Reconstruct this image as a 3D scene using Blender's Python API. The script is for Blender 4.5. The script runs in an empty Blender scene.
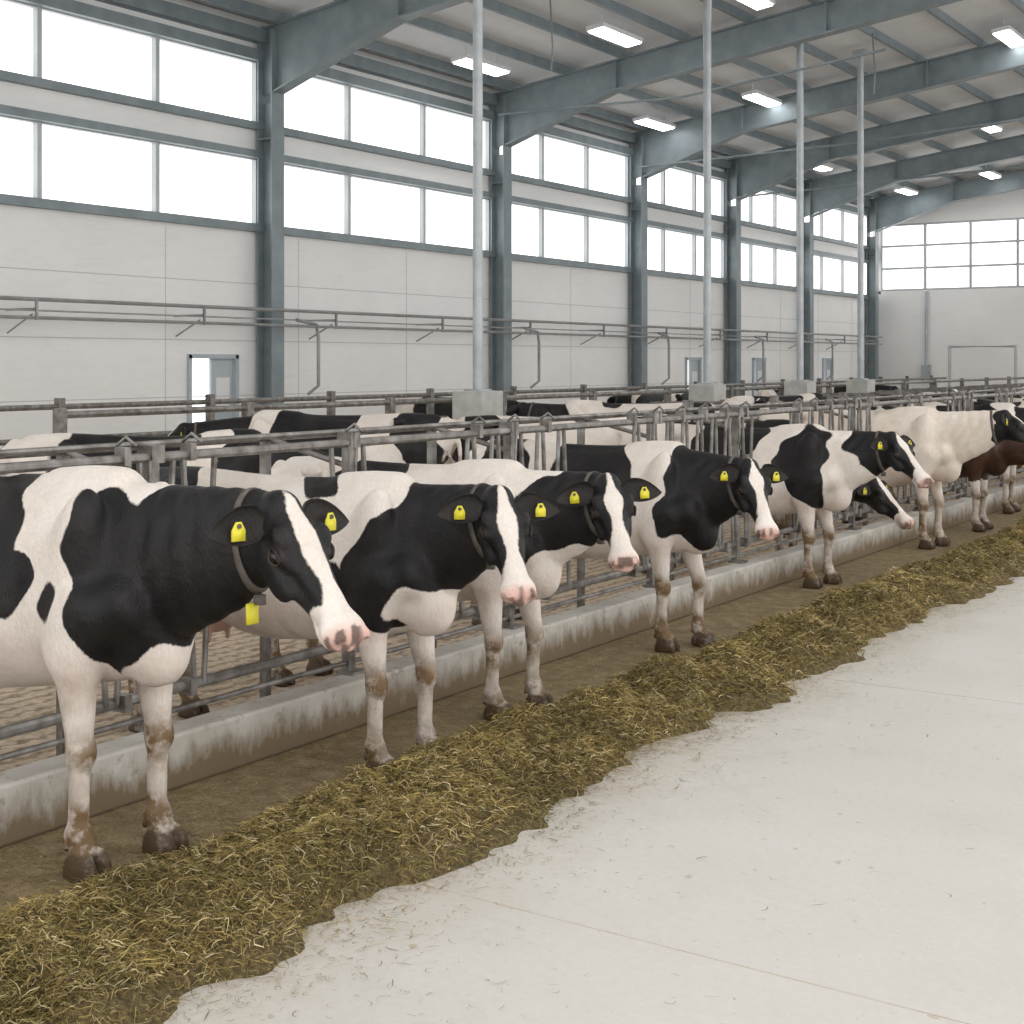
import bpy, bmesh, math, random
import numpy as np
from mathutils import Vector
from mathutils.bvhtree import BVHTree
rng=np.random.default_rng(7); random.seed(7)
scene=bpy.context.scene
try:
    scene.view_settings.view_transform='Standard'
except Exception: pass

# ------------------------------------------------------------------ utils
_perm=rng.random((256,256))
def vnoise(x,y):
    x=np.asarray(x,float); y=np.asarray(y,float)
    xi=np.floor(x).astype(int); yi=np.floor(y).astype(int)
    fx=x-xi; fy=y-yi; fx=fx*fx*(3-2*fx); fy=fy*fy*(3-2*fy)
    a=_perm[xi%256,yi%256]; b=_perm[(xi+1)%256,yi%256]; c=_perm[xi%256,(yi+1)%256]; d=_perm[(xi+1)%256,(yi+1)%256]
    return (a*(1-fx)+b*fx)*(1-fy)+(c*(1-fx)+d*fx)*fy
def nrm(v):
    v=np.asarray(v,float); return v/np.linalg.norm(v)

class MB:
    def __init__(s): s.v=[];s.f=[];s.m=[];s.c=[]
    def add(s,vs,fs,mat=0,col=(0,0,0,0)):
        o=len(s.v); s.v+= [tuple(p) for p in vs]; s.f+=[tuple(i+o for i in f) for f in fs]; s.m+=[mat]*len(fs)
        if isinstance(col,list): s.c+=col
        else: s.c+=[col]*len(vs)
    def box(s,c,d,mat=0,ax=None,col=(0,0,0,0)):
        c=np.array(c,float); A=np.eye(3) if ax is None else np.array(ax,float)
        vs=[c+A[0]*d[0]/2*i+A[1]*d[1]/2*j+A[2]*d[2]/2*k for i in(-1,1) for j in(-1,1) for k in(-1,1)]
        fs=[(0,1,3,2),(4,6,7,5),(0,4,5,1),(2,3,7,6),(0,2,6,4),(1,5,7,3)]
        s.add(vs,fs,mat,col)
    def tube(s,pts,r,n=8,mat=0,cap=True,col=(0,0,0,0)):
        pts=[np.array(p,float) for p in pts]; rs=r if isinstance(r,(list,tuple)) else [r]*len(pts)
        vs=[];fs=[];pu=None
        for i,p in enumerate(pts):
            t=nrm(pts[min(i+1,len(pts)-1)]-pts[max(i-1,0)])
            if pu is None: pu=np.array([0,0,1.]) if abs(t[2])<.9 else np.array([1.,0,0])
            u=pu-t*np.dot(pu,t); u=nrm(u); w=np.cross(t,u); pu=u
            for k in range(n):
                a=2*math.pi*k/n; vs.append(p+(u*math.cos(a)+w*math.sin(a))*rs[i])
        for i in range(len(pts)-1):
            for k in range(n):
                fs.append((i*n+k,i*n+(k+1)%n,(i+1)*n+(k+1)%n,(i+1)*n+k))
        if cap:
            fs.append(tuple(range(n))[::-1]); fs.append(tuple((len(pts)-1)*n+k for k in range(n)))
        s.add(vs,fs,mat,col)
    def sphere(s,c,r,mat=0,n=12,col=(0,0,0,0),sc=(1,1,1),ax=None):
        A=np.eye(3) if ax is None else np.array(ax,float)
        vs=[];fs=[];m=n//2
        for i in range(m+1):
            th=math.pi*i/m
            for k in range(n):
                ph=2*math.pi*k/n
                q=np.array([math.sin(th)*math.cos(ph)*sc[0],math.sin(th)*math.sin(ph)*sc[1],math.cos(th)*sc[2]])*r
                vs.append(np.array(c)+q@A)
        for i in range(m):
            for k in range(n): fs.append((i*n+k,(i+1)*n+k,(i+1)*n+(k+1)%n,i*n+(k+1)%n))
        s.add(vs,fs,mat,col)
    def mesh(s,name,mats,smooth=True,attr=False):
        me=bpy.data.meshes.new(name); me.from_pydata([tuple(map(float,p)) for p in s.v],[],s.f); 
        for m in mats: me.materials.append(m)
        me.polygons.foreach_set('material_index',s.m)
        me.polygons.foreach_set('use_smooth',[smooth]*len(s.f))
        if attr:
            a=me.color_attributes.new('pat','FLOAT_COLOR','POINT'); a.data.foreach_set('color',np.array(s.c,dtype=np.float32).ravel())
        me.update(); return me
    def obj(s,name,mats,smooth=False,attr=False,bevel=0):
        me=s.mesh(name,mats,smooth,attr); o=bpy.data.objects.new(name,me); scene.collection.objects.link(o)
        if bevel:
            b=o.modifiers.new('bevel','BEVEL'); b.width=bevel; b.segments=2; b.limit_method='ANGLE'
        return o

# ------------------------------------------------------------------ materials
def newmat(name):
    m=bpy.data.materials.new(name); m.use_nodes=True; nt=m.node_tree; nt.nodes.clear()
    o=nt.nodes.new('ShaderNodeOutputMaterial'); b=nt.nodes.new('ShaderNodeBsdfPrincipled'); nt.links.new(b.outputs[0],o.inputs[0])
    return m,nt,b
def N(nt,t,**k):
    n=nt.nodes.new(t)
    for a,v in k.items(): setattr(n,a,v)
    return n
def ramp(nt,fac,stops):
    r=nt.nodes.new('ShaderNodeValToRGB'); e=r.color_ramp.elements
    while len(e)<len(stops): e.new(.5)
    for i,(p,c) in enumerate(stops): e[i].position=p; e[i].color=(c[0],c[1],c[2],1)
    nt.links.new(fac,r.inputs[0]); return r.outputs[0]
def mixc(nt,f,a,b,mode='MIX'):
    m=nt.nodes.new('ShaderNodeMix'); m.data_type='RGBA'; m.blend_type=mode
    for i,x in((0,f),(6,a),(7,b)):
        if hasattr(x,'links') : nt.links.new(x,m.inputs[i])
        else:
            m.inputs[i].default_value = x if i==0 else (x[0],x[1],x[2],1)
    return m.outputs[2]
def math_(nt,op,a,b=0,clamp=False):
    m=nt.nodes.new('ShaderNodeMath'); m.operation=op; m.use_clamp=clamp
    for i,x in((0,a),(1,b)):
        if hasattr(x,'links'): nt.links.new(x,m.inputs[i])
        else: m.inputs[i].default_value=x
    return m.outputs[0]
def noise(nt,scale,detail=4,vec=None,rough=.55):
    n=nt.nodes.new('ShaderNodeTexNoise'); n.inputs['Scale'].default_value=scale; n.inputs['Detail'].default_value=detail; n.inputs['Roughness'].default_value=rough
    if vec is not None: nt.links.new(vec,n.inputs['Vector'])
    return n.outputs[0]
def objco(nt,scale=(1,1,1)):
    t=nt.nodes.new('ShaderNodeTexCoord'); mp=nt.nodes.new('ShaderNodeMapping'); mp.inputs['Scale'].default_value=scale
    nt.links.new(t.outputs['Object'],mp.inputs[0]); return mp.outputs[0]
def bump(nt,b,h,strength=.3,dist=.01):
    n=nt.nodes.new('ShaderNodeBump'); n.inputs['Strength'].default_value=strength; n.inputs['Distance'].default_value=dist
    nt.links.new(h,n.inputs['Height']); nt.links.new(n.outputs[0],b.inputs['Normal'])
def simple(name,col,col2=None,scale=8,rough=.6,metal=0,bs=0,bscale=60,em=None,ems=0):
    m,nt,b=newmat(name); v=objco(nt)
    c=ramp(nt,noise(nt,scale,5,v),[(.3,col),(.7,col2 or col)]); nt.links.new(c,b.inputs['Base Color'])
    b.inputs['Roughness'].default_value=rough; b.inputs['Metallic'].default_value=metal
    if bs: bump(nt,b,noise(nt,bscale,3,v),bs,.004)
    if em: b.inputs['Emission Color'].default_value=(*em,1); b.inputs['Emission Strength'].default_value=ems
    return m
M_steel=simple('galvanized_steel',(.11,.095,.08),(.32,.31,.295),11,.45,.5)
M_beam=simple('beam_steel',(.19,.23,.25),(.26,.305,.325),3,.5,.2)
M_pole=simple('pole_zinc',(.36,.39,.41),(.5,.53,.55),4,.45,.4)
M_pipe=simple('water_pipe_zinc',(.26,.27,.27),(.38,.39,.39),4,.5,.4)
def wallmat():
    m,nt,b=newmat('painted_concrete_panels'); v=objco(nt)
    c=ramp(nt,noise(nt,.5,6,v),[(.3,(.83,.835,.83)),(.7,(.90,.90,.895))])
    g=noise(nt,3,6,objco(nt,(1,1,6)))
    c=mixc(nt,math_(nt,'MULTIPLY',ramp(nt,g,[(.5,(0,0,0)),(.8,(1,1,1))]),.18),c,(.60,.59,.55))
    nt.links.new(c,b.inputs['Base Color']); b.inputs['Roughness'].default_value=.75
    bump(nt,b,noise(nt,40,3,v),.1,.003); return m
M_wall=wallmat()
M_ceil=simple('roof_panel_white',(.70,.71,.72),(.76,.77,.78),2,.6)
M_frame=simple('window_frame_alu',(.42,.45,.47),(.5,.53,.55),3,.5,.2)
def floormat():
    m,nt,b=newmat('feed_alley_concrete'); v=objco(nt)
    c=ramp(nt,noise(nt,.7,8,v,.6),[(.3,(.57,.545,.505)),(.7,(.64,.62,.585))])
    c=mixc(nt,.09,c,ramp(nt,noise(nt,30,4,v),[(.3,(.4,.38,.34)),(.7,(.8,.78,.75))]))
    pt=ramp(nt,noise(nt,2.3,7,v,.7),[(.52,(0,0,0)),(.75,(1,1,1))])
    c=mixc(nt,math_(nt,'MULTIPLY',pt,.14),c,(.48,.43,.36))
    sp=ramp(nt,noise(nt,16,2,v,.4),[(.72,(0,0,0)),(.75,(1,1,1))])
    c=mixc(nt,math_(nt,'MULTIPLY',sp,.45),c,(.36,.28,.17))
    sp=ramp(nt,noise(nt,60,2,v,.4),[(.72,(0,0,0)),(.75,(1,1,1))])
    c=mixc(nt,math_(nt,'MULTIPLY',sp,.5),c,(.30,.22,.12))
    sx=nt.nodes.new('ShaderNodeSeparateXYZ'); nt.links.new(v,sx.inputs[0])
    def band(lo,hi,nsc,amp):
        e=math_(nt,'ADD',sx.outputs[0],math_(nt,'MULTIPLY',noise(nt,nsc,6,v,.65),amp))
        mr=nt.nodes.new('ShaderNodeMapRange'); nt.links.new(e,mr.inputs[0]); mr.inputs[1].default_value=hi; mr.inputs[2].default_value=lo; mr.inputs[3].default_value=0; mr.inputs[4].default_value=1
        return mr.outputs[0]
    c=mixc(nt,math_(nt,'MULTIPLY',band(-2.95,-2.1,3.0,1.1),.45),c,(.36,.29,.19))
    dc=ramp(nt,noise(nt,9,6,v,.65),[(.3,(.085,.058,.028)),(.5,(.19,.135,.07)),(.72,(.38,.30,.19))])
    dc=mixc(nt,.4,dc,ramp(nt,noise(nt,70,5,v,.7),[(.35,(.05,.036,.014)),(.65,(.42,.33,.17))]))
    c=mixc(nt,math_(nt,'MULTIPLY',band(-3.2,-2.85,2.2,.9),.95),c,dc)
    nt.links.new(c,b.inputs['Base Color']); b.inputs['Roughness'].default_value=.7; b.inputs['Specular IOR Level'].default_value=.3
    bump(nt,b,noise(nt,50,4,v),.2,.004); return m
M_floor=floormat()
def stallmat():
    m,nt,b=newmat('slatted_stall_floor'); v=objco(nt)
    w=N(nt,'ShaderNodeTexWave',bands_direction='X'); nt.links.new(v,w.inputs[0]); w.inputs['Scale'].default_value=2.6; w.inputs['Distortion'].default_value=5; w.inputs['Detail'].default_value=4; w.inputs['Detail Scale'].default_value=4
    c=ramp(nt,w.outputs[1],[(.15,(.18,.115,.07)),(.4,(.60,.49,.37))])
    c=mixc(nt,.5,c,ramp(nt,noise(nt,12,6,v,.7),[(.35,(.18,.12,.07)),(.62,(.66,.55,.41))]))
    nt.links.new(c,b.inputs['Base Color']); b.inputs['Roughness'].default_value=.8; bump(nt,b,noise(nt,30,5,v),.6,.012); return m
M_stall=stallmat()
def curbmat():
    m,nt,b=newmat('stained_kerb_concrete'); v=objco(nt)
    t=nt.nodes.new('ShaderNodeNewGeometry'); sx=nt.nodes.new('ShaderNodeSeparateXYZ'); nt.links.new(t.outputs['Position'],sx.inputs[0])
    c=ramp(nt,noise(nt,3,6,v),[(.3,(.40,.375,.33)),(.7,(.60,.58,.54))])
    st=noise(nt,3,6,objco(nt,(1,3,1.2)),.7)
    f=math_(nt,'ADD',math_(nt,'MULTIPLY',sx.outputs[2],-4.2),math_(nt,'ADD',math_(nt,'MULTIPLY',st,1.5),.35))
    c=mixc(nt,ramp(nt,f,[(.25,(0,0,0)),(.8,(.92,.92,.92))]),c,(.17,.115,.06))
    sp=ramp(nt,noise(nt,14,5,v,.7),[(.56,(0,0,0)),(.66,(1,1,1))])
    c=mixc(nt,math_(nt,'MULTIPLY',sp,.5),c,(.20,.14,.08))
    nt.links.new(c,b.inputs['Base Color']); b.inputs['Roughness'].default_value=.85; bump(nt,b,noise(nt,30,4,v),.3,.005); return m
M_curb=curbmat()
M_block=simple('cast_concrete',(.42,.42,.40),(.58,.58,.56),5,.8,0,.3)
M_lamp=simple('led_diffuser',(.9,.9,.9),None,1,.5,0,em=(1,1,1),ems=9)
M_door=simple('door_paint',(.40,.46,.50),(.45,.5,.54),2,.5)
M_white=simple('white_panel',(.75,.76,.77),None,2,.5)
M_joint=simple('joint_sealant',(.46,.38,.29),(.56,.51,.44),6,.9)
M_eye=simple('wet_eye',(.010,.007,.005),None,1,.06)
M_tag=simple('yellow_ear_tag',(.70,.62,.03),(.76,.68,.05),4,.45)
M_collar=simple('nylon_collar',(.07,.058,.048),(.14,.12,.105),20,.75,0,.3,200)
def coat(name,dark=(.0045,.0045,.0055),dark2=(.016,.0135,.0135),light=(.81,.75,.695),light2=(.68,.60,.53)):
    m,nt,b=newmat(name); v=objco(nt)
    a=N(nt,'ShaderNodeAttribute',attribute_name='pat'); s=nt.nodes.new('ShaderNodeSeparateColor'); nt.links.new(a.outputs['Color'],s.inputs[0])
    R,G,Bc=s.outputs[0],s.outputs[1],s.outputs[2]
    fib=noise(nt,70,3,objco(nt,(1,1,.35)))
    f=math_(nt,'ADD',R,math_(nt,'MULTIPLY',math_(nt,'SUBTRACT',fib,.5),.035))
    mask=ramp(nt,f,[(.492,(0,0,0)),(.508,(1,1,1))])
    lc=ramp(nt,noise(nt,4,5,v),[(.3,light2),(.65,light)])
    lc=mixc(nt,.14,lc,ramp(nt,noise(nt,90,3,objco(nt,(1,1,.25))),[(.35,(.42,.35,.29)),(.65,(.9,.86,.82))]))
    lc=mixc(nt,Bc,lc,(.62,.34,.28))
    st=ramp(nt,noise(nt,14,6,v,.65),[(.36,(.3,.3,.3)),(.54,(1,1,1))])
    lc=mixc(nt,math_(nt,'MULTIPLY',st,G,True),lc,(.17,.105,.05))
    dc=ramp(nt,noise(nt,6,4,v),[(.35,dark),(.7,dark2)])
    dc=mixc(nt,math_(nt,'MULTIPLY',G,.35,True),dc,(.10,.07,.05))
    c=mixc(nt,mask,lc,dc)
    c=mixc(nt,a.outputs['Alpha'],c,(.035,.025,.020))
    nt.links.new(c,b.inputs['Base Color'])
    b.inputs['Roughness'].default_value=.48; b.inputs['Specular IOR Level'].default_value=.30
    hb=noise(nt,170,3,objco(nt,(1,1,.3)))
    lb=math_(nt,'ADD',hb,math_(nt,'MULTIPLY',noise(nt,9,4,v),2.4)); bump(nt,b,lb,.42,.011)
    return m
M_coat=coat('holstein_coat')
M_cream=coat('cream_coat',light=(.82,.745,.67),light2=(.68,.56,.45))
M_brown=coat('brown_coat',dark=(.03,.014,.008),dark2=(.09,.042,.022))

# ------------------------------------------------------------------ SDF cow
def smin(a,b,k):
    h=np.clip(k-np.abs(a-b),0,None)/k
    return np.minimum(a,b)-h*h*k*.25
def smax(a,b,k): return -smin(-a,-b,k)
class Grid:
    def __init__(s,lo,hi,h):
        s.lo=np.array(lo,float); s.h=h; s.n=np.ceil((np.array(hi)-s.lo)/h).astype(int)+1
        s.D=np.full(s.n,1.0,dtype=np.float32)
        s.ax=[s.lo[i]+np.arange(s.n[i])*h for i in range(3)]
    def sub(s,lo,hi):
        sl=[];
        for i in range(3):
            a=int(np.clip(math.floor((lo[i]-s.lo[i])/s.h),0,s.n[i])); b=int(np.clip(math.ceil((hi[i]-s.lo[i])/s.h)+1,0,s.n[i])); sl.append(slice(a,b))
        X,Y,Z=np.meshgrid(s.ax[0][sl[0]],s.ax[1][sl[1]],s.ax[2][sl[2]],indexing='ij'); return tuple(sl),X,Y,Z
    def add(s,fn,lo,hi,k=.03,sub=False):
        m=k+.04; lo=np.array(lo)-m; hi=np.array(hi)+m
        sl,X,Y,Z=s.sub(lo,hi)
        if X.size==0: return
        d=fn(X,Y,Z)
        s.D[sl]=smax(s.D[sl],-d,k) if sub else smin(s.D[sl],d,k)
    def cone(s,a,b,ra,rb,up=(0,0,1),k=.03,sub=False):
        a=np.array(a,float); b=np.array(b,float)
        ra=(ra,ra) if np.isscalar(ra) else ra; rb=(rb,rb) if np.isscalar(rb) else rb
        ab=b-a; L=np.linalg.norm(ab); t_=ab/L; u=np.array(up,float)
        if abs(np.dot(u,t_))>.95: u=np.array([1.,0,0])
        u=nrm(u-t_*np.dot(u,t_)); w=np.cross(u,t_)
        def fn(X,Y,Z):
            px,py,pz=X-a[0],Y-a[1],Z-a[2]
            l=px*t_[0]+py*t_[1]+pz*t_[2]; t=np.clip(l/L,0,1); lr=l-t*L
            sd=px*w[0]+py*w[1]+pz*w[2]; v=px*u[0]+py*u[1]+pz*u[2]
            hw=ra[0]+(rb[0]-ra[0])*t; hv=ra[1]+(rb[1]-ra[1])*t; m=np.minimum(hw,hv)
            q=np.sqrt((sd/hw)**2+(v/hv)**2+(lr/m)**2)+1e-6
            g=np.sqrt((sd/hw**2)**2+(v/hv**2)**2+(lr/m**2)**2)+1e-6
            return q*(q-1)/g
        R=max(*ra,*rb); s.add(fn,np.minimum(a,b)-R,np.maximum(a,b)+R,k,sub)
    def ell(s,c,r,A=None,k=.03,sub=False,zmin=None):
        c=np.array(c,float); A=np.eye(3) if A is None else np.array(A,float)
        def fn(X,Y,Z):
            px,py,pz=X-c[0],Y-c[1],Z-c[2]
            q=[px*A[i][0]+py*A[i][1]+pz*A[i][2] for i in range(3)]
            k0=np.sqrt(sum((q[i]/r[i])**2 for i in range(3)))+1e-6; k1=np.sqrt(sum((q[i]/r[i]**2)**2 for i in range(3)))+1e-6
            d=k0*(k0-1)/k1
            if zmin is not None: d=np.maximum(d,zmin-Z)
            return d
        R=max(r); s.add(fn,c-R,c+R,k,sub)
def table(xs,ys,n=200):
    xs=np.array(xs,float); ys=np.array(ys,float); m=np.gradient(ys,xs); X=np.linspace(xs[0],xs[-1],n); i=np.clip(np.searchsorted(xs,X)-1,0,len(xs)-2)
    h=xs[i+1]-xs[i]; t=(X-xs[i])/h
    Y=(2*t**3-3*t**2+1)*ys[i]+(t**3-2*t**2+t)*h*m[i]+(-2*t**3+3*t**2)*ys[i+1]+(t**3-t**2)*h*m[i+1]
    return X,Y
TX=[-1.80,-1.76,-1.68,-1.55,-1.40,-1.2,-0.9,-0.6,-0.35,-0.1,0.08,0.2,0.29,.34]
TT=table(TX,[1.22,1.32,1.37,1.395,1.41,1.40,1.375,1.375,1.395,1.425,1.40,1.31,1.18,1.08])
TB=table(TX,[1.12,1.00,.92,.86,.80,.68,.57,.57,.605,.645,.68,.725,.81,.93])
TW=table(TX,[.04,.11,.17,.22,.255,.29,.34,.355,.315,.245,.205,.17,.13,.06])
HS=[-.03,0,.04,.09,.15,.21,.28,.35,.41,.46,.50,.53,.545]
HT=table(HS,[-.045,-.012,.005,.012,.008,.0,-.004,-.007,-.009,-.010,-.018,-.04,-.06])
HB=table(HS,[-.09,-.14,-.18,-.212,-.222,-.205,-.172,-.147,-.132,-.126,-.122,-.105,-.085])
HW=table(HS,[.03,.062,.083,.099,.108,.098,.078,.066,.064,.070,.070,.056,.02])

def surface_nets(g):
    D=g.D; S=D<0; n=np.array(D.shape)
    cnt=np.zeros(n-1,int)
    offs=[(i,j,k) for i in(0,1) for j in(0,1) for k in(0,1)]
    for o in offs: cnt+=S[o[0]:n[0]-1+o[0],o[1]:n[1]-1+o[1],o[2]:n[2]-1+o[2]]
    act=(cnt>0)&(cnt<8); idx=np.argwhere(act); vid=-np.ones(n-1,int); vid[act]=np.arange(len(idx))
    val={o:D[idx[:,0]+o[0],idx[:,1]+o[1],idx[:,2]+o[2]].astype(float) for o in offs}
    P=np.zeros((len(idx),3)); C=np.zeros(len(idx))
    for o in offs:
        for ax in range(3):
            if o[ax]==0:
                o2=list(o); o2[ax]=1; a=val[o]; b=val[tuple(o2)]; m=(a<0)!=(b<0)
                t=np.where(m,a/np.where(m,a-b,1),0)
                p=np.array(o,float)[None,:].repeat(len(idx),0); p[:,ax]+=t
                P+=p*m[:,None]; C+=m
    P=P/C[:,None]; V=(idx+P)*g.h+g.lo
    F=[]
    for ax in range(3):
        b,c=[(1,2),(2,0),(0,1)][ax]
        sl0=[slice(None)]*3; sl1=[slice(None)]*3; sl0[ax]=slice(0,-1); sl1[ax]=slice(1,None)
        e=np.argwhere(S[tuple(sl0)]!=S[tuple(sl1)])
        e=e[(e[:,b]>0)&(e[:,c]>0)&(e[:,b]<n[b]-1)&(e[:,c]<n[c]-1)]
        inside=S[e[:,0],e[:,1],e[:,2]]
        def cell(db,dc):
            q=e.copy(); q[:,b]+=db; q[:,c]+=dc; return vid[q[:,0],q[:,1],q[:,2]]
        q=np.stack([cell(-1,-1),cell(0,-1),cell(0,0),cell(-1,0)],1)
        q=np.where(inside[:,None],q,q[:,::-1]); F.append(q)
    F=np.concatenate(F); F=F[(F>=0).all(1)]
    for it,lam in enumerate((.5,.4)):
        acc=np.zeros_like(V); c=np.zeros(len(V))
        for i in range(4):
            a=F[:,i]; b=F[:,(i+1)%4]; 
            for ax in range(3):
                acc[:,ax]+=np.bincount(a,V[b,ax],len(V))+np.bincount(b,V[a,ax],len(V))
            c+=np.bincount(a,minlength=len(V))+np.bincount(b,minlength=len(V))
        V=V+(acc/np.maximum(c,1)[:,None]-V)*lam
    return V,F

def cow_mesh(name,poll=(.78,0,1.37),yaw=0,pitch=48,roll=0,blobs=(),vox=.0125,mat=None,lhx=0.0,seed=0,head_black=True,blaze=1.0,collar=True,tags=(1,1),legs=(0,0,0,0),udder=True):
    mat=mat or M_coat
    ps=math.radians(yaw); ph=math.radians(pitch); poll=np.array(poll,float)
    a=np.array([math.cos(ph)*math.cos(ps),math.cos(ph)*math.sin(ps),-math.sin(ph)])
    nn=np.array([math.sin(ph)*math.cos(ps),math.sin(ph)*math.sin(ps),math.cos(ph)])
    l=np.array([-math.sin(ps),math.cos(ps),0.])
    ro=math.radians(roll); l,nn=l*math.cos(ro)+nn*math.sin(ro),nn*math.cos(ro)-l*math.sin(ro)
    H=lambda s,y,n_: poll+a*s+l*y+nn*n_
    A=[a,l,nn]
    g=Grid((-2.02,-.66,-.03),(1.65,.62,1.75),vox)
    def trunk(X,Y,Z):
        t=np.interp(X,*TT); bt=np.interp(X,*TB); w=np.interp(X,*TW); h=(t-bt)/2; zc=(t+bt)/2
        zz=(Z-zc)/h; w=w*(1-.20*np.clip(zz,-.2,1.0))
        w=w+.0035*np.sin(X*62+Z*8)*np.clip(1-np.abs(X+.62)/.35,0,1)*np.clip(1-np.abs(zz)/.9,0,1)
        w=w-.035*np.exp(-((X+1.12)/.12)**2-((Z-1.17)/.13)**2)-.028*np.exp(-((X+.25)/.07)**2-((Z-1.0)/.28)**2)
        q=np.sqrt((Y/w)**2+zz**2)+1e-6; gr=np.sqrt((Y/w**2)**2+(zz/h)**2)+1e-6
        d=q*(q-1)/gr; ex=np.maximum(np.maximum(X-TX[-1],TX[0]-X),0)
        return np.where(ex>0,np.sqrt(np.maximum(d,0)**2+ex**2),d)
    g.add(trunk,(-1.82,-.36,.52),(.36,.36,1.46),.01)
    g.cone((-.30,0,1.37),(.02,0,1.375),.05,.055,k=.08)
    g.cone((-1.62,0,1.36),(-.4,0,1.355),.03,.03,k=.06)
    for sd in(-1,1):
        g.ell((-1.28,sd*.225,1.335),(.075,.05,.05),k=.07)
        g.ell((-1.72,sd*.115,1.27),(.06,.045,.05),k=.06)
        g.ell((-.02,sd*.175,1.14),(.115,.075,.25),A=[nrm((1,0,-.3)),(0,1,0),nrm((.3,0,1))],k=.05)
        g.ell((.20,sd*.145,.98),(.09,.085,.105),k=.045)
        g.ell((-.02,sd*.205,.90),(.12,.06,.15),k=.045)
        fx=lhx+legs[0 if sd<0 else 1]; y=sd*.165
        g.cone((.08,sd*.175,.95),(-.03,sd*.18,.79),(.105,.12),(.09,.11),up=(1,0,0),k=.05)
        g.cone((-.02,sd*.178,.80),(fx+.005,y,.48),(.074,.098),(.046,.052),up=(1,0,0),k=.05)
        g.ell((fx+.014,y,.435),(.056,.056,.066),k=.02)
        g.cone((fx+.005,y,.43),(fx,y,.17),(.037,.040),(.035,.039),up=(1,0,0),k=.02)
        g.ell((fx+.002,y,.145),(.051,.053,.045),k=.02)
        g.cone((fx,y,.15),(fx+.035,y,.085),.042,.050,k=.015)
        for q in(-1,1): g.ell((fx+.048,y+q*.033,.022),(.084,.035,.088),k=.004,zmin=.0)
        g.ell((fx-.038,y-.022,.10),(.016,.013,.02),k=.01); g.ell((fx-.038,y+.022,.10),(.016,.013,.02),k=.01)
        hx=legs[2 if sd<0 else 3]; y=sd*.18
        g.ell((-1.50,sd*.165,1.02),(.22,.11,.30),A=[nrm((1,0,.2)),(0,1,0),nrm((-.2,0,1))],k=.08)
        g.ell((-1.27,sd*.22,.82),(.12,.075,.13),k=.07)
        g.cone((-1.45,sd*.19,.90),(hx-1.66,y,.56),(.075,.13),(.04,.058),up=(1,0,0),k=.06)
        g.cone((-1.63,sd*.15,.95),(hx-1.70,y,.60),(.04,.05),(.02,.022),up=(1,0,0),k=.05)
        g.ell((hx-1.675,y,.535),(.055,.045,.068),k=.03)
        g.cone((hx-1.665,y,.52),(hx-1.63,y,.17),(.036,.047),(.037,.041),up=(1,0,0),k=.02)
        g.ell((hx-1.625,y,.145),(.048,.049,.045),k=.025)
        g.cone((hx-1.625,y,.15),(hx-1.59,y,.075),.04,.048,k=.02)
        for q in(-1,1): g.ell((hx-1.57,y+q*.033,.022),(.086,.034,.075),k=.004,zmin=.0)
    g.ell((.24,0,.81),(.10,.085,.13),k=.09)
    g.cone((.30,0,.86),(.18,0,.71),.03,.035,k=.06)
    if udder:
        g.ell((-1.28,0,.66),(.21,.155,.13),k=.06)
        for ux in(-1.2,-1.36):
            for uy in(-.07,.07): g.cone((ux,uy,.57),(ux,uy,.50),.02,.014,k=.015)
    tp=[(-1.74,0,1.34),(-1.82,0,1.27),(-1.855,.01,1.05),(-1.86,.015,.8),(-1.85,.02,.55)]
    tr=[.04,.032,.024,.022,.045]
    for i in range(4): g.cone(tp[i],tp[i+1],tr[i],tr[i+1],k=.02)
    g.cone((-1.85,.02,.55),(-1.84,.02,.36),.045,.012,k=.02)
    E=H(.045,0,-.105)
    P0=np.array([-.02,0,1.09]); P1=np.array([.28,0,1.10]); dn=nrm((math.cos(ps*.6),math.sin(ps*.6),.30 if poll[2]>1.1 else -.5)); P2=E-dn*.20
    bz=lambda t:(1-t)**3*P0+3*(1-t)**2*t*P1+3*(1-t)*t*t*P2+t**3*E
    ts=np.linspace(0,1,9); hw=np.interp(ts,[0,.3,.6,.85,1],[.165,.145,.112,.090,.082]); hv=np.interp(ts,[0,.3,.6,.85,1],[.30,.27,.215,.16,.13])
    for i in range(8):
        p,q=bz(ts[i]),bz(ts[i+1]); g.cone(p,q,(hw[i],hv[i]),(hw[i+1],hv[i+1]),k=.03)
    pa=bz(.25)+np.array([0,0,-.235]); pb=bz(.7)+np.array([0,0,-.16]); g.cone(pa,pb,(.022,.05),(.02,.035),k=.06)
    def head(X,Y,Z):
        px,py,pz=X-poll[0],Y-poll[1],Z-poll[2]
        s=px*a[0]+py*a[1]+pz*a[2]; y=px*l[0]+py*l[1]+pz*l[2]; n_=px*nn[0]+py*nn[1]+pz*nn[2]
        t=np.interp(s,*HT); b=np.interp(s,*HB); w=np.interp(s,*HW); h=(t-b)/2; zc=(t+b)/2
        zz=(n_-zc)/h; w=w*(1-.42*np.clip(-zz,0,1.2)-.10*np.clip(zz,0,1)); p=2.5
        q=(np.abs(y/w)**p+np.abs(zz)**p)**(1/p)+1e-6
        d=(q-1)*np.minimum(w,h); ex=np.maximum(np.maximum(s-HS[-1],HS[0]-s),0)
        return np.where(ex>0,np.sqrt(np.maximum(d,0)**2+ex**2),d)
    c0=H(.25,0,-.1); g.add(head,c0-.34,c0+.34,.03)
    g.ell(H(-.005,0,-.03),(.045,.055,.045),A,k=.04)
    g.ell(H(.485,0,-.058),(.058,.080,.054),A,k=.03)
    g.ell(H(.452,0,-.118),(.062,.045,.028),A,k=.02)
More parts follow.
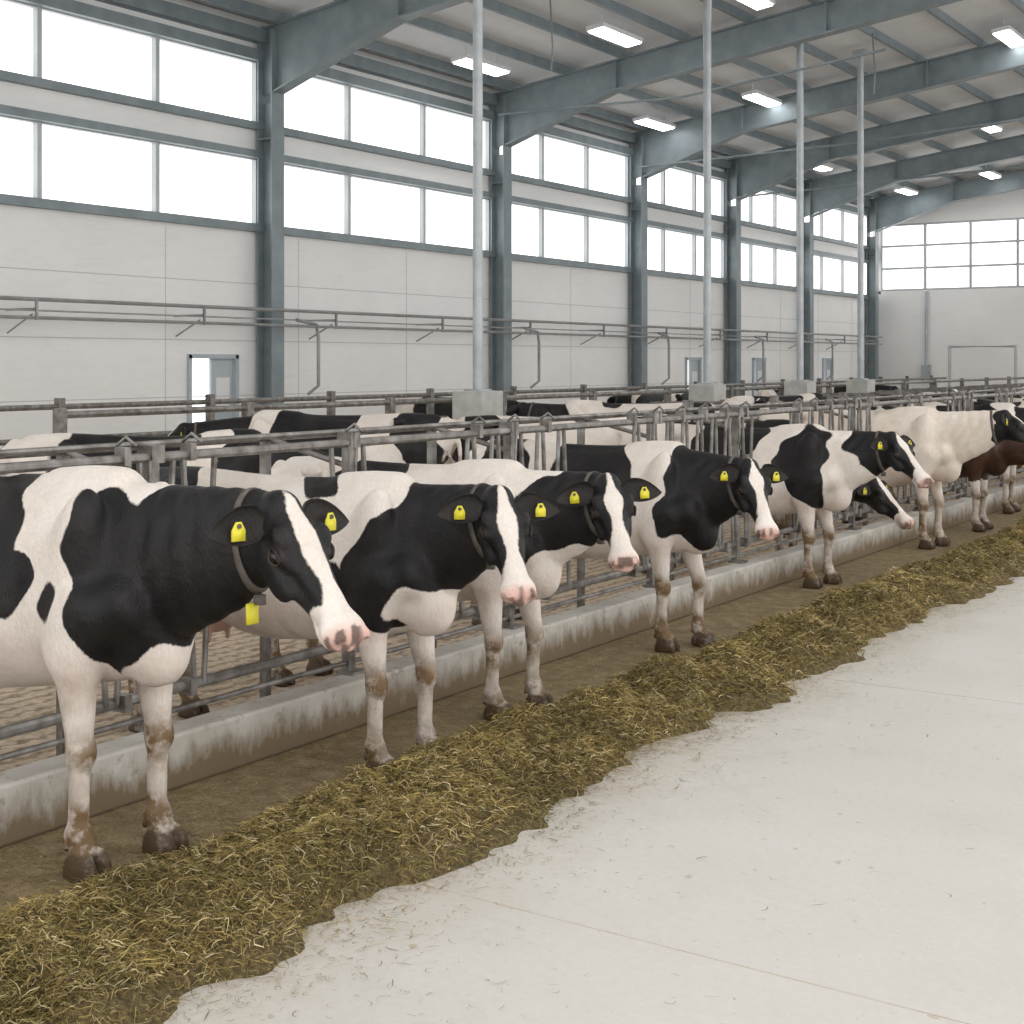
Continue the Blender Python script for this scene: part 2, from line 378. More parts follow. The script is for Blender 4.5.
    for sd in(-1,1):
        g.ell(H(.135,sd*.090,-.016),(.045,.026,.024),A,k=.03)
        g.ell(H(.178,sd*.095,-.058),(.038,.022,.032),A,k=.010)
        g.ell(H(.215,sd*.074,-.135),(.09,.022,.05),A,k=.03)
        g.ell(H(.22,sd*.097,-.085),(.045,.010,.012),A,k=.015,sub=True)
        g.ell(H(.33,sd*.072,-.075),(.09,.016,.02),A,k=.03,sub=True)
        g.ell(H(.522,sd*.050,-.033),(.024,.026,.022),A,k=.015)
        g.ell(H(.540,sd*.049,-.040),(.020,.011,.014),A,k=.010,sub=True)
    g.ell(H(.49,0,-.098),(.085,.10,.006),A,k=.012,sub=True)
    V,F=surface_nets(g)
    rl=V-poll; hs0=rl@a
    mk=np.clip((V[:,0]-.16)/.12,0,1)*np.clip((-.02-hs0)/.08,0,1)*(V[:,2]>.85 if poll[2]>1.1 else 1)
    V[:,1]+=np.tanh(V[:,1]*20)*mk*(.0045*np.sin(58*(V[:,0]-.40*V[:,2])+3*np.sin(V[:,2]*9+seed))-.002)
    x,y,z=V.T; ws=.055
    o=seed*3.7
    xx=x+ws*np.sin(7*z+o)+ws*.6*np.sin(13*y+5*z+o)+.02*np.sin(27*z+9*y+o); yy=y+ws*np.sin(6*x+o); zz=z+ws*np.sin(8*x+1.7+o)+.022*np.sin(25*x+6*y+o)
    f=np.full(len(V),-.3)
    for bl in blobs:
        sg,cx,cy,cz,rx,ry,rz=bl
        e=(1-np.sqrt(((xx-cx)/rx)**2+((yy-cy)/ry)**2+((zz-cz)/rz)**2))*min(rx,rz)*2.2
        f=np.maximum(f,e) if sg>0 else np.minimum(f,-e)
    f=np.where((z<.62)&(x>-.5),np.minimum(f,-.1),f)
    rel=V-poll; hs=rel@a; hy=rel@l; hn=rel@nn
    inh=(hs>-.10)&(np.abs(hy)<.3)&(hn>-.32)&(hs+.35*(hn+.1)>-.04)
    wb=np.interp(hs,[-.05,.0,.06,.13,.22,.32,.40,.46,.6],[.0,.012,.03,.048,.036,.034,.05,.10,.14])*blaze+.006*np.sin(hs*30+seed)
    fb=np.abs(hy)-wb; fb=np.where(hn<-.07,np.maximum(fb,(-.07-hn)+.01),fb)
    fm=(.395-hs)+.02*np.sin(hn*30+seed)
    fh=np.minimum(fb,fm)*2.0
    if not head_black: fh=np.full(len(V),-.3)
    f=np.where(inh,fh,f)
    col=np.zeros((len(V),4),np.float32); col[:,0]=np.clip(.5+f,0,1)
    lv=.6+vnoise(x*9+seed*7,z*9+y*11)
    dirt=np.exp(-((z-.42)/.085)**2)*.95+np.clip((.40-z)/.30,0,1)*.9
    col[:,1]=np.where(z<.66,dirt*lv,0)
    col[:,1]+=np.clip((-1.5-x)/.3,0,.5)*(z<1.0)
    col[:,1]+=.42*np.clip((.85-z)/.3,0,1)*np.clip((vnoise(x*14,z*6+seed)-.45)*3,0,1)
    pink=np.clip((hs-.47)/.05,0,1)*inh*.8+np.clip((.70-z)/.1,0,1)*((x<-1.05)&(x>-1.5)&(np.abs(y)<.16)&(z>.48))*.8+.16*np.exp(-((z-.72)/.12)**2)
    col[:,2]=pink
    dark=np.zeros(len(V))
    for sd in(-1,1):
        dn_=np.linalg.norm(rel-(a*.545+l*sd*.049-nn*.042),axis=1); dark=np.maximum(dark,np.clip(1.6-dn_/.014,0,1))
        de=np.linalg.norm(rel-(a*.178+l*sd*.108-nn*.060),axis=1); dark=np.maximum(dark,np.clip(2.6-de/.017,0,1)*.8)
    dark=np.maximum(dark,((hs>.42)&inh)*np.clip(1.3-np.abs(hn+.098)/.006,0,1)*.55)
    sp=vnoise(hy*40+seed*5,hn*40+hs*30); dark=np.maximum(dark,((hs>.50)&inh)*np.clip((sp-.36)*4,0,1)*.8)
    hoof=np.clip((.100-z)/.012,0,1); dark=np.maximum(dark,hoof*.62); col[:,1]=np.where(z<.095,1.4,col[:,1])
    col[:,3]=dark
    mb=MB(); mb.v=[tuple(p) for p in V]; mb.f=[tuple(q) for q in F.tolist()]; mb.m=[0]*len(F); mb.c=[tuple(c) for c in col]
    bvh=BVHTree.FromPolygons(mb.v,mb.f)
    for sd in(-1,1):
        mb.sphere(H(.178,sd*.1035,-.058),.0245,mat=1,n=16,ax=A,sc=(1.1,.85,.9))
        for s1 in(1,-1):
            pts=[H(.178+.030*math.cos(t),sd*(.119-.008*abs(math.cos(t))),-.058+s1*.022*math.sin(t)) for t in np.linspace(.0,math.pi,10)]
            mb.tube(pts,.006 if s1>0 else .0045,6,col=(.9 if head_black else .1,.3 if s1>0 else 1.2,0,0))
    for sd in(-1,1):
        base=H(.045,sd*.070,-.050); e=nrm(l*sd*.97-a*.10+np.array([0,0,-.04])-nn*.04)
        fv=nrm(a*.45+nn*.75); fv=nrm(fv-e*np.dot(fv,e)); wv=np.cross(e,fv)
        if wv[2]<0: wv=-wv
        Lr=.225; vs=[];fs=[];cs=[];nr=12;hn_=9
        for i in range(nr+1):
            t=i/nr; c=base+e*Lr*t+np.array([0,0,-.025])*t*t*1.3
            w=.066*max(.0,math.sin(math.pi*min(1,(t*.80+.20))))**.75; w=max(w,.003); 
            if t<.15: w=max(.028,w*.62)
            dp=w*.75*(1-.5*t)
            for k in range(hn_):
                th=math.pi*k/(hn_-1); vs.append(c+wv*w*math.cos(th)-fv*dp*math.sin(th)); cs.append((.95 if head_black else .1,0,0,0))
            for k in range(hn_):
                th=math.pi*(hn_-1-k)/(hn_-1); vs.append(c+wv*w*.97*math.cos(th)-fv*(dp*math.sin(th)*.55-.003)); cs.append((.95,.25,0,0) if head_black else (.1,.2,.7,0))
        n2=2*hn_
        for i in range(nr):
            for k in range(n2): fs.append((i*n2+k,i*n2+(k+1)%n2,(i+1)*n2+(k+1)%n2,(i+1)*n2+k))
        fs.append(tuple(nr*n2+k for k in range(n2)))
        mb.add(vs,fs,0,cs)
        if tags[0 if sd<0 else 1]:
            c=base+e*Lr*.54+fv*.012-wv*.008; t_=nrm(e*.9); u_=nrm(np.array([0,0,-1.])-t_*np.dot((0,0,-1.),t_)); w_=fv
            prof=[(-.010,-.014),(.010,-.014),(.022,.008),(.025,.014),(.025,.048),(-.025,.048),(-.025,.014),(-.022,.008)]; n8=len(prof)
            vs=[c+t_*p*1.0+u_*q+w_*h_ for h_ in(-.003,.003) for p,q in prof]
            mb.add(vs,[tuple(range(n8))[::-1],tuple(range(n8,2*n8))]+[(i,(i+1)%n8,n8+(i+1)%n8,n8+i) for i in range(n8)],2)
            mb.tube([c-w_*.004,c+w_*.009],.008,8,mat=3)
    if collar:
        tc=.84; c=bz(tc); tg=nrm(bz(tc+.03)-bz(tc-.03)); tg=nrm(tg+np.array([.10,0,-.15])); u=nrm(np.array([0,0,1.])-tg*tg[2]); w=np.cross(tg,u); K=40; rings=[]
        for off,ex in((-.0125,.001),(-.0125,.005),(.0125,.005),(.0125,.001)):
            ring=[]
            for k in range(K):
                th=2*math.pi*k/K; d=u*math.cos(th)+w*math.sin(th); o_=c+tg*off
                hit=bvh.ray_cast(Vector(o_),Vector(d),.6)
                R=hit[3] if hit[0] is not None else .12
                ring.append(min(R,.21)+ex)
            ring=np.array(ring); ring=np.maximum(ring,(np.roll(ring,1)+np.roll(ring,-1)+ring)/3)
            rings.append([c+tg*off+(u*math.cos(2*math.pi*k/K)+w*math.sin(2*math.pi*k/K))*ring[k] for k in range(K)])
        vs=[p for r in rings for p in r]; fs=[]
        for i in range(4):
            j=(i+1)%4
            for k in range(K): fs.append((i*K+k,i*K+(k+1)%K,j*K+(k+1)%K,j*K+k))
        mb.add(vs,fs,3)
        bt=rings[1][K//2]; mb.box(bt+np.array([0,0,-.018]),(.035,.025,.035),3)
        if collar=='tag':
            mb.box(bt+np.array([-.02,-.015,-.065]),(.012,.05,.07),2)
    return mb.mesh(name,[mat,M_eye,M_tag,M_collar],True,True)

def place(me,name,loc,rot=0,sc=1.0):
    o=bpy.data.objects.new(name,me); scene.collection.objects.link(o); o.location=loc; o.rotation_euler=(0,0,math.radians(rot)); o.scale=(sc,)*3; return o
B,W_=1,-1
m1=cow_mesh('cow_a',(.84,-.02,1.37),-9,48,0,[(B,.28,0,1.03,.34,1,.36),(B,.62,0,1.2,.42,1,.36),(W_,-.10,0,1.46,.17,.4,.22),(B,-.47,-.1,1.27,.20,.6,.20),(B,-.15,-.3,.93,.045,.3,.08),(B,-.33,-.3,1.05,.10,.3,.13),(B,-1.2,0,1.1,.35,.6,.35),(W_,.33,0,.72,.2,.5,.16)],.0105,seed=1,legs=(-.02,.02,0,.05),collar='tag')
m2=cow_mesh('cow_b',(.66,-.07,1.385),-40,50,0,[(B,.20,0,1.02,.27,1,.36),(B,.55,0,1.2,.36,1,.38),(B,-.47,-.1,1.40,.14,.25,.12),(B,-.10,-.3,.98,.06,.3,.12),(W_,-.05,0,1.42,.17,.4,.20),(B,-1.5,0,1.2,.25,.6,.25),(W_,.33,0,.72,.2,.5,.16)],.0115,seed=2,legs=(.0,.05,0,0))
m3=cow_mesh('cow_c',(.69,-.06,1.37),-46,48,5,[(B,.36,0,1.12,.28,1,.27),(B,.66,0,1.2,.36,1,.36),(B,-.8,0,1.2,.35,.6,.25),(W_,.33,0,.80,.2,.5,.18)],.0125,seed=3,legs=(0,.06,0,0))
m4=cow_mesh('cow_d',(.64,-.06,1.32),-38,53,-3,[(B,.28,0,1.08,.30,1,.38),(B,.6,0,1.2,.36,1,.36),(B,-.62,0,1.22,.36,.7,.30),(B,-1.4,0,1.1,.25,.7,.4),(W_,-.14,0,1.35,.12,.6,.25)],.013,seed=4,legs=(0,.1,0,0))
m5=cow_mesh('cow_e',(.74,-.02,1.37),-22,44,0,[(B,.0,0,1.12,.22,1,.36),(B,.62,0,1.25,.30,1,.25),(B,-.75,0,1.2,.36,.7,.36),(W_,.33,0,.9,.16,.6,.3)],.015,seed=5,legs=(0,.06,0,0))
m6=cow_mesh('cow_f',(.80,0,1.40),10,35,0,[(B,.88,0,1.38,.16,1,.26)],.017,seed=6,mat=M_cream,legs=(0,.06,0,0))
m7=cow_mesh('cow_g',(.90,-.02,.90),-12,42,0,[(B,.3,0,1.0,.9,1,.6),(B,-.9,0,1.1,.5,.8,.4)],.018,seed=7)
m8=cow_mesh('cow_h',(.80,0,1.05),0,50,0,[(B,-.3,0,1.0,3,3,3)],.02,seed=8,mat=M_brown,blaze=.3)
m9=cow_mesh('cow_i',(.80,.06,1.30),15,42,0,[(B,.5,0,1.15,.45,1,.4),(B,-.55,0,1.2,.42,.8,.5),(B,-1.5,0,1.2,.22,.8,.4)],.022,seed=9)
m10=cow_mesh('cow_j',(.80,-.06,1.2),-15,48,0,[(B,.4,0,1.15,.35,1,.4),(B,-.5,0,1.25,.9,.8,.35),(W_,-.25,0,1.4,.12,.8,.5)],.022,seed=10)
CN='holstein_cow'
place(m1,CN,(-4.19,3.65,0),0,1.04)
place(m2,CN,(-4.07,5.20,0),0,.96)
place(m3,CN,(-4.21,6.36,0),0,.95)
place(m4,CN,(-4.27,8.45,0),-4,.95)
place(m5,CN,(-4.45,11.45,0),0,.95)
place(m7,CN,(-5.02,12.2,0),0,.95)
place(m6,'cream_cow',(-4.4,14.45,0),0,1.0)
place(m8,'brown_cow',(-4.35,16.2,0),0,.93)
for (mm,X,Y,r,s) in [(m9,-4.55,18.3,0,.96),(m10,-4.5,20.2,0,.96),(m9,-4.6,23,0,.95),(m10,-4.5,26,0,.95),
    (m10,-7.19,7.48,33,.98),(m9,-9.37,9.96,213,1.0),(m2,-6.85,12.4,40,.97),(m2,-8.7,14.6,211,1.0),(m9,-7.6,18.0,170,.95),(m10,-8.2,21.2,60,.98),(m9,-7.5,24.5,200,.95),(m10,-12.8,19.0,20,.95),(m9,-12.8,24.0,160,.95),(m9,-8.0,28,90,.95),(m10,-12.9,31,100,.95),(m9,-7.6,32,190,.95),(m10,-7.8,36,80,.95),(m9,-12.9,37,10,.95)]:
    place(mm,CN,(X,Y,0),r,s)

# ------------------------------------------------------------------ floor
mb=MB(); mb.add([(-4.70,-6,0),(14.5,-6,0),(14.5,47.9,0),(-4.70,47.9,0)],[(0,1,2,3)]); mb.obj('floor',[M_floor])
mb=MB(); mb.add([(-16.5,-6,0),(-4.70,-6,0),(-4.70,47.9,0),(-16.5,47.9,0)],[(0,1,2,3)]); mb.obj('floor_stall',[M_stall])
mb=MB()
for yj in np.arange(.1,47,4): mb.box((5.5,yj,.0008),(18.0,.004,.0016))
mb.obj('trim_floor_joints',[M_joint])
KH=.245
mb=MB(); mb.box((-4.78,20.5,KH/2),(.18,53,KH)); mb.obj('feed_kerb',[M_curb],bevel=.015)

# ------------------------------------------------------------------ feed fence
cowY=[3.65,5.2,6.36,8.45,11.45,14.45,16.2,18.3,20.2,23,26]
mb=MB(); FX=-4.84
mb.tube([(FX,-3,1.47),(FX,46,1.47)],.023,10)
mb.tube([(FX-.10,-3,1.525),(FX-.10,46,1.525)],.015,8)
mb.tube([(FX-.02,-3,.40),(FX-.02,46,.40)],.027,10)
mb.tube([(FX-.02,-3,.30),(FX-.02,46,.30)],.014,8)
mb.tube([(FX-.62,-3,1.48),(FX-.62,46,1.48)],.022,8)
y=-2.0
k=0
while y<45:
    dmin=min(abs(y-c) for c in cowY)
    if dmin>.42:
        lean=.035*(1 if k%2 else -1)
        mb.tube([(FX,y+lean,.40),(FX,y-lean,1.47)],.014,8)
        if k%3==0:
            mb.box((FX,y,1.485),(.07,.035,.08)); mb.tube([(FX-.04,y,1.53),(FX+.02,y,1.57),(FX+.04,y+.04,1.53)],.009,6)
            mb.box((FX,y,.40),(.075,.04,.075)); mb.tube([(FX+.02,y-.06,1.12),(FX+.02,y+.07,1.12)],.012,6)
        k+=1
    y+=.13
for y in [2.95,4.42,5.80,7.35,9.25,10.75,13.5,15.6,17.5,19.3,21.6,24.5,27.3]+list(np.arange(29.5,46,2.4)):
    mb.box((FX-.02,y,.885),(.05,.055,1.25)); mb.box((FX-.02,y,1.485),(.10,.075,.08)); mb.box((FX-.0,y,KH+.008),(.12,.12,.016))
    mb.tube([(FX-.05,y,1.35),(FX-.62,y,1.48)],.016,8)
    mb.tube([(FX+.03,y-.05,1.46),(FX+.03,y-.05,1.25),(FX+.03,y-.02,1.18)],.011,6)
    mb.box((FX-.62,y,.76),(.045,.045,1.48))
mb.obj('feed_barrier_rail',[M_steel],smooth=False)
mb=MB()
for X,zs in((-10.42,(1.42,)),(-6.9,(1.22,)),(-13.4,(1.38,1.0))):
    for z in zs: mb.tube([(X,8.4 if X<-9 else 14,z),(X,46,z)],.033,8)
    for yy in np.arange(8.4 if X<-9 else 14.0,46,2.4): mb.box((X,yy,.74),(.09,.09,1.48))
for yy in np.arange(9,46,1.2):
    pts=[(-10.42,yy,1.25),(-9.0,yy,1.28),(-8.35,yy,1.20),(-8.2,yy,1.0),(-8.3,yy,.75),(-8.9,yy,.5),(-10.42,yy,.42)]
    if yy>17: mb.tube(pts,.025,6)
mb.obj('stall_divider_rails',[M_steel],smooth=False)

for (Y) in (14.42,21.0,25.0,28.3):
    mb=MB(); mb.box((-10,Y,.77),(.46,.46,1.54),1); mb.tube([(-10,Y,1.52),(-10,Y,8.35)],.064,14); mb.box((-10,Y,1.55),(.26,.26,.03)); mb.box((-10,Y,8.3),(.3,.2,.1))
    mb.obj('support_pole',[M_pole,M_block],bevel=.012)

# ------------------------------------------------------------------ left wall
WX=-16.5; COL=[4.0,10.7,17.4,24.3,30.3,35.8,41.2,47.0]
z0,z1,z2,z3,ZT=4.15,5.33,5.84,6.95,7.6
doors=[(15.75,16.85),(33.3,34.2),(37.6,38.5),(43.1,44.0)]
mb=MB(); t=.25
ys=-6.0
for (a_,b_) in doors+[(47.9,47.9)]:
    mb.box((WX-t/2,(ys+a_)/2,z0/2),(t,a_-ys,z0))
    if b_>a_: mb.box((WX-t/2,(a_+b_)/2,(2.02+z0)/2),(t,b_-a_,z0-2.02))
    ys=b_
mb.box((WX-t/2,20.95,(z1+z2)/2),(t,53.9,z2-z1)); mb.box((WX-t/2,20.95,(z3+ZT)/2),(t,53.9,ZT-z3))
mb.obj('wall_left',[M_wall])
mb=MB()
for z in (1.35,2.25,3.2): mb.box((WX+.002,20.95,z),(.006,53.9,.014))
for yy in np.arange(-3,47,3.05): mb.box((WX+.002,yy,2.0),(.006,.010,4.0))
mb.obj('trim_panel_joints',[simple('joint_grey',(.56,.57,.57))])
mb=MB()
for z,h in((z0-.02,.13),(z1+.02,.12),(z2-.02,.12),(z3+.05,.18)): mb.box((WX+.06,20.95,z),(.14,53.9,h))
mb.box((WX+.10,20.95,7.32),(.2,53.9,.22))
mb.obj('trim_window_beams',[M_beam])
wn=0
edges=[-6]+COL
for i in range(len(edges)-1):
    a_,b_=edges[i],edges[i+1]
    mb=MB()
    for zl,zh in((z0,z1),(z2,z3)):
        for k in range(4):
            yy=a_+.06+(b_-a_-.12)*k/3; mb.box((WX-.05,yy,(zl+zh)/2),(.10,.08,zh-zl))
        for z in(zl+.03,zh-.03): mb.box((WX-.05,(a_+b_)/2,z),(.094,b_-a_-.05,.06))
    mb.obj('window_%d'%(i+1),[M_frame]); wn=i+1
slope=.13; roof=lambda X:7.62+slope*(X+16.5)
RX=-1.0
for i,Y in enumerate([-3.4]+COL[:-1]+[47.2]):
    mb=MB()
    cx=WX+.24
    for dx in(-.15,.15): mb.box((cx+dx,Y,3.70),(.025,.30,7.4))
    mb.box((cx,Y,3.1),(.30,.024,6.2)); mb.box((cx,Y,.03),(.5,.42,.06)); mb.box((cx,Y,5.6),(.29,.28,.025))
    def quadbeam(xa,xb,da,db,Yc,th,top=0.0):
        za,zb=roof(xa)-.2-top,roof(xb)-.2-top
        vs=[(xa,Yc-th/2,za),(xb,Yc-th/2,zb),(xb,Yc-th/2,zb-db),(xa,Yc-th/2,za-da)]
        vs+=[(p[0],Yc+th/2,p[2]) for p in vs]
        mb.add(vs,[(0,1,2,3),(7,6,5,4),(0,4,5,1),(1,5,6,2),(2,6,7,3),(3,7,4,0)])
    quadbeam(cx-.14,WX+3.0,1.10,.55,Y,.03); quadbeam(WX+3.0,RX,.55,.55,Y,.03)
    def flange(xa,za,xb,zb): 
        ax=nrm((xb-xa,0,zb-za)); mb.box(((xa+xb)/2,Y,(za+zb)/2),(math.hypot(xb-xa,zb-za),.26,.03),ax=[ax,(0,1,0),(-ax[2],0,ax[0])])
    flange(cx-.14,roof(cx-.14)-.19,RX,roof(RX)-.19)
    flange(cx+.17,roof(cx)-1.28,WX+3.0,roof(WX+3.0)-.765); flange(WX+3.0,roof(WX+3.0)-.765,RX,roof(RX)-.765)
    for xs in(WX+3.0,-9.2): mb.box((xs,Y,roof(xs)-.48),(.03,.25,.53))
    mb.obj('portal_frame',[M_beam])
mb=MB()
for X in np.arange(-16.0,-.9,1.32):
    z=roof(X)-.10; mb.box((X,20.95,z),(.02,53.9,.2)); mb.box((X+.03,20.95,z-.1),(.07,53.9,.015))
mb.obj('trim_purlins',[M_beam])
mb=MB()
def slab(xa,xb,za,zb,th=.08): 
    vs=[(xa,-6,za),(xb,-6,zb),(xb,48,zb),(xa,48,za)]; vs+=[(p[0],p[1],p[2]+th) for p in vs]
    mb.add(vs,[(3,2,1,0),(4,5,6,7),(0,1,5,4),(1,2,6,5),(2,3,7,6),(3,0,4,7)])
slab(-16.75,-1.0,roof(-16.75),roof(-1)); 
mb.obj('ceiling',[M_ceil])
mb=MB(); slab(5.0,14.7,roof(-1)-.5,7.6); mb.obj('ceiling_right_slope',[M_ceil])
FY=47.9; mb=MB(); fz0,fz1=4.35,6.65
mb.box((-1,FY+.12,fz0/2),(31,.25,fz0)); 
vs=[(-16.5,FY,fz1),(14.5,FY,fz1),(14.5,FY,7.6),(-1,FY,roof(-1)),(-16.5,FY,roof(-16.5))]; vs+=[(p[0],p[1]+.25,p[2]) for p in vs]
mb.add(vs,[(0,1,2,3,4),(9,8,7,6,5)]+[(i,(i+1)%5,5+(i+1)%5,5+i) for i in range(5)])
mb.box((-16.35,FY+.12,5.5),(.3,.25,2.5)); mb.obj('wall_far',[M_wall])
mb=MB()
for X in np.arange(-16.2,14.6,1.53): mb.box((X,FY+.05,(fz0+fz1)/2),(.08,.1,fz1-fz0))
for z in(fz0+.03,fz0+.77,fz0+1.54,fz1-.03): mb.box((-1,FY+.05,z),(31,.094,.07))
mb.obj('window_%d'%(wn+1),[M_frame])
for i,(a_,b_) in enumerate(doors):
    mb=MB()
    for yy in(a_+.03,b_-.03): mb.box((WX-.1,yy,1.01),(.3,.07,2.02))
    mb.box((WX-.1,(a_+b_)/2,1.99),(.3,b_-a_,.07))
    mb.box((WX-.05,b_-.30,1.0),(.05,.50,1.95),0); mb.box((WX-.02,b_-.30,1.4),(.02,.3,.5),1); mb.box((WX+.0,b_-.48,1.0),(.06,.03,.12),0)
    mb.obj('door_%d'%(i+1),[M_door,M_white])
mb=MB(); PX=WX+.28
mb.tube([(PX+.35,-3,2.75),(PX+.35,47,2.75)],.028,8); mb.tube([(PX+.35,-3,2.50),(PX+.35,47,2.50)],.024,8)
mb.tube([(PX+.30,-3,2.60),(PX+.30,47,2.60)],.012,6)
for yy in np.arange(0,47,3.1): mb.box((WX+.32,yy,2.62),(.64,.03,.03)); mb.box((WX+.64,yy,2.62),(.04,.03,.30)); mb.tube([(WX+.02,yy,2.3),(WX+.55,yy,2.55)],.014,6)
for yy in(17.6,24.6,30.6,36.4,41.8):
    mb.tube([(PX+.35,yy,2.60),(PX+.35,yy+.5,2.53),(PX+.35,yy+.55,2.3),(PX+.35,yy+.55,1.5),(PX+.2,yy+.45,1.35)],.03,8)
mb.obj('wall_water_pipes',[M_pipe],smooth=False)
mb=MB(); mb.tube([(-14.6,FY-.08,4.3),(-14.6,FY-.08,1.2)],.05,8); mb.box((-14.6,FY-.1,1.5),(.3,.15,.6)); mb.tube([(-13.4,FY-1.5,0),(-13.4,FY-1.5,2.4),(-11.3,FY-1.5,2.4),(-11.3,FY-1.5,0)],.06,8)
mb.obj('service_pipe',[M_pole])
mb=MB()
for X,Y in((-12.4,20.0),(-9.3,27.0)): mb.tube([(X,Y,roof(X)-.2),(X+.05,Y,roof(X)-1.0),(X+.02,Y,roof(X)-1.4)],.018,6)
mb.tube([(-16.2,24.1,7.0),(-12,24.0,6.9),(-8,23.9,7.3)],.025,6); mb.tube([(-16.2,30.1,6.6),(-11,30.0,6.7),(-5,30.0,7.0)],.025,6); mb.tube([(-16.2,35.6,6.4),(-5,35.6,6.8)],.025,6)
mb.obj('conduit_cable',[M_beam])
for (X,Y) in [(-15.1,21.9),(-12.5,22.4),(-9.9,22.4),(-12.7,29.5),(-15.3,29.3),(-7.3,29.5),(-10,38.2),(-14.9,38.6),(-14.7,46),(-12.0,46),(-12.5,14),(-9.5,14),(-6,14),(-6,22),(-3,14),(-6,6),(-3,6),(-10,6)]:
    mb=MB(); z=roof(X)-.30; ax=nrm((1,0,slope)); A3=[ax,(0,1,0),(-ax[2],0,ax[0])]
    mb.box((X,Y,z),(.36,1.5,.08),1,A3); mb.box((X,Y,z-.05),(.30,1.42,.03),0,A3); mb.tube([(X,Y-.5,z),(X,Y-.5,z+.25)],.01,6,1); mb.tube([(X,Y+.5,z),(X,Y+.5,z+.25)],.01,6,1)
    mb.obj('ceiling_lamp',[M_lamp,M_white])

# ------------------------------------------------------------------ hay
def hh(x,y):
    c=-3.59+.09*(vnoise(y*.9,3.1)-.5)+.05*(vnoise(y*3,8.3)-.5)
    w=.39+.12*(vnoise(y*1.3,20.7)-.5)+.20*(vnoise(y*3.3,30.1)-.5)+.10*(vnoise(y*9,41.1)-.5)
    w=np.where(x<c,np.minimum(w,.40),w*1.15)
    d=np.clip(1-np.abs((x-c)/w)**np.where(x<c,2.2,1.7),0,1)
    return .85*d**.85*(.05+.14*vnoise(x*4.5+3,y*3.6)+.11*vnoise(x*11+9,y*10)+.035*vnoise(x*30,y*30)+.05*(vnoise(y*1.7,55)-.4))*np.where(x<c,.55+.45*d,1)
m,nt,b=newmat('hay_strands'); a_=N(nt,'ShaderNodeAttribute',attribute_name='pat'); nt.links.new(a_.outputs['Color'],b.inputs['Base Color']); b.inputs['Roughness'].default_value=.7; b.inputs['Specular IOR Level'].default_value=.2; M_hs=m
m,nt,b=newmat('hay_base'); v=objco(nt); c=ramp(nt,noise(nt,40,6,v,.7),[(.3,(.04,.028,.010)),(.5,(.115,.083,.031)),(.7,(.25,.19,.082))]); nt.links.new(c,b.inputs['Base Color']); b.inputs['Roughness'].default_value=.9; bump(nt,b,noise(nt,60,5,v),1,.02); M_hb=m
nx,ny=48,1000; xs=np.linspace(-4.3,-2.9,nx); ys=1.2*(46/1.2)**np.linspace(0,1,ny)
XX,YY=np.meshgrid(xs,ys,indexing='ij'); ZZ=hh(XX,YY)-.014
Vb=np.stack([XX,YY,ZZ],-1).reshape(-1,3)
I=np.arange(nx*ny).reshape(nx,ny); Fb=np.stack([I[:-1,:-1],I[1:,:-1],I[1:,1:],I[:-1,1:]],-1).reshape(-1,4)
n=155000
u=rng.random(n); Y=2.0*(44/2.0)**u
X=-3.57+rng.normal(0,.255,n); far=rng.random(n)<.18; X=np.where(far,-3.98+rng.uniform(-.68,.75,n),X)
keepx=(X>-4.66)&(X<-2.2); X=X[keepx];Y=Y[keepx]
nf=11000; yf=1.8*(34/1.8)**rng.random(nf)
xf=-3.36+.18*(vnoise(yf*3.3,30.1)-.5)+rng.exponential(.13,nf)*(.4+2.0*vnoise(yf*2.7,77.3)**1.5)+np.where(rng.random(nf)<.06,rng.exponential(.8,nf),0)
X=np.concatenate([X,xf]); Y=np.concatenate([Y,yf]); n=len(X)
hz=hh(X,Y); edge=hz<.012
drop=(rng.random(n)<.35)&edge&(X>-3.2)&(np.arange(n)<n-nf); X=X[~drop];Y=Y[~drop]; hz=hz[~drop]; edge=edge[~drop]; n=len(X)
Ls=rng.uniform(.022,.085,n)*(1+.025*Y); Ls=np.where(edge,Ls*.65,Ls); wd=rng.uniform(.0007,.0019,n)*(.75+Y*.09)
an=rng.uniform(0,2*math.pi,n); til=np.where(edge,0,rng.normal(.05,.4,n)); cu=rng.normal(0,2.0,n); cz=rng.normal(-.2,.7,n)
Vs=np.zeros((n,8,3)); p=np.stack([X,Y,hz+np.where(edge,rng.uniform(.002,.016,n),rng.uniform(-.014,.028,n))],1)
for i in range(4):
    tt=(i/3-.5)
    ang=an+cu*tt
    q=p.copy(); q[:,0]+=np.cos(ang)*Ls*tt; q[:,1]+=np.sin(ang)*Ls*tt; q[:,2]+=np.sin(til)*Ls*tt+np.where(edge,0,-abs(cz)*Ls*tt*tt*1.2)
    q[:,2]=np.maximum(q[:,2],.002)
    ww=wd*(1 if i in(1,2) else .5)
    ro=np.sin(X*931+Y*77)*1.2
    side=np.stack([-np.sin(ang)*np.cos(ro),np.cos(ang)*np.cos(ro),np.sin(ro)*np.where(edge,0,1)],1)*ww[:,None]
    Vs[:,i*2]=q-side; Vs[:,i*2+1]=q+side
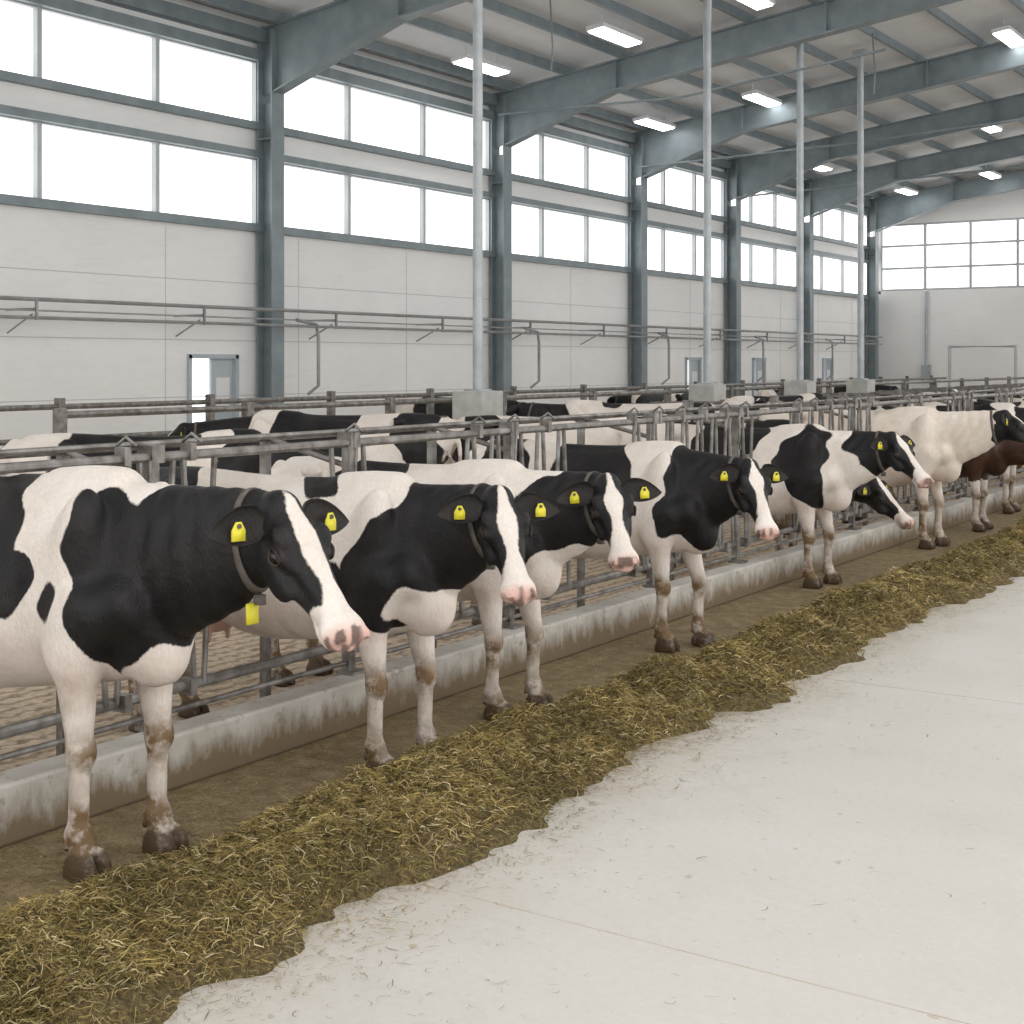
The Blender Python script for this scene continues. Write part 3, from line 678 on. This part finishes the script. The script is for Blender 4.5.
base=np.arange(n)[:,None]*8+len(Vb)
Fs=np.concatenate([base+np.array([[0,1,3,2]]),base+np.array([[2,3,5,4]]),base+np.array([[4,5,7,6]])])
pal=np.array([(.40,.295,.115),(.27,.198,.072),(.18,.14,.048),(.52,.415,.215),(.09,.070,.027),(.31,.25,.085),(.21,.18,.052),(.62,.525,.325)])
ci=rng.choice(len(pal),n,p=[.19,.19,.17,.11,.11,.10,.08,.05]); cl=.65+.65*vnoise(X*4,Y*4)
cc=pal[ci]*rng.uniform(.75,1.2,(n,1))*cl[:,None]*np.where((X<-4.02),.8,1)[:,None]
cols=np.ones((len(Vb)+n*8,4),np.float32); cols[len(Vb):,:3]=np.repeat(cc,8,0)
V=np.concatenate([Vb,Vs.reshape(-1,3)]); F=np.concatenate([Fb,Fs])
me=bpy.data.meshes.new('hay'); me.vertices.add(len(V)); me.vertices.foreach_set('co',V.astype(np.float32).ravel())
me.loops.add(F.size); me.loops.foreach_set('vertex_index',F.astype(np.int32).ravel())
me.polygons.add(len(F)); me.polygons.foreach_set('loop_start',np.arange(0,F.size,4,dtype=np.int32)); me.update(calc_edges=True)
me.materials.append(M_hb); me.materials.append(M_hs)
mi=np.ones(len(F),np.int32); mi[:len(Fb)]=0; me.polygons.foreach_set('material_index',mi)
at=me.color_attributes.new('pat','FLOAT_COLOR','POINT'); at.data.foreach_set('color',cols.ravel()); me.validate(); me.update()
o=bpy.data.objects.new('hay_windrow',me); scene.collection.objects.link(o)

# ------------------------------------------------------------------ light + camera
w=bpy.data.worlds.new('sky'); scene.world=w; w.use_nodes=True; bg=w.node_tree.nodes['Background']; bg.inputs[0].default_value=(1,.99,.975,1); bg.inputs[1].default_value=2.12
cam=bpy.data.cameras.new('camera'); co=bpy.data.objects.new('camera',cam); scene.collection.objects.link(co); scene.camera=co
co.location=(0,0,1.9); co.rotation_euler=(math.radians(90),0,math.radians(33.35)); cam.sensor_width=36; cam.lens=1410/1024*36; cam.shift_y=-150/1024; cam.clip_end=200
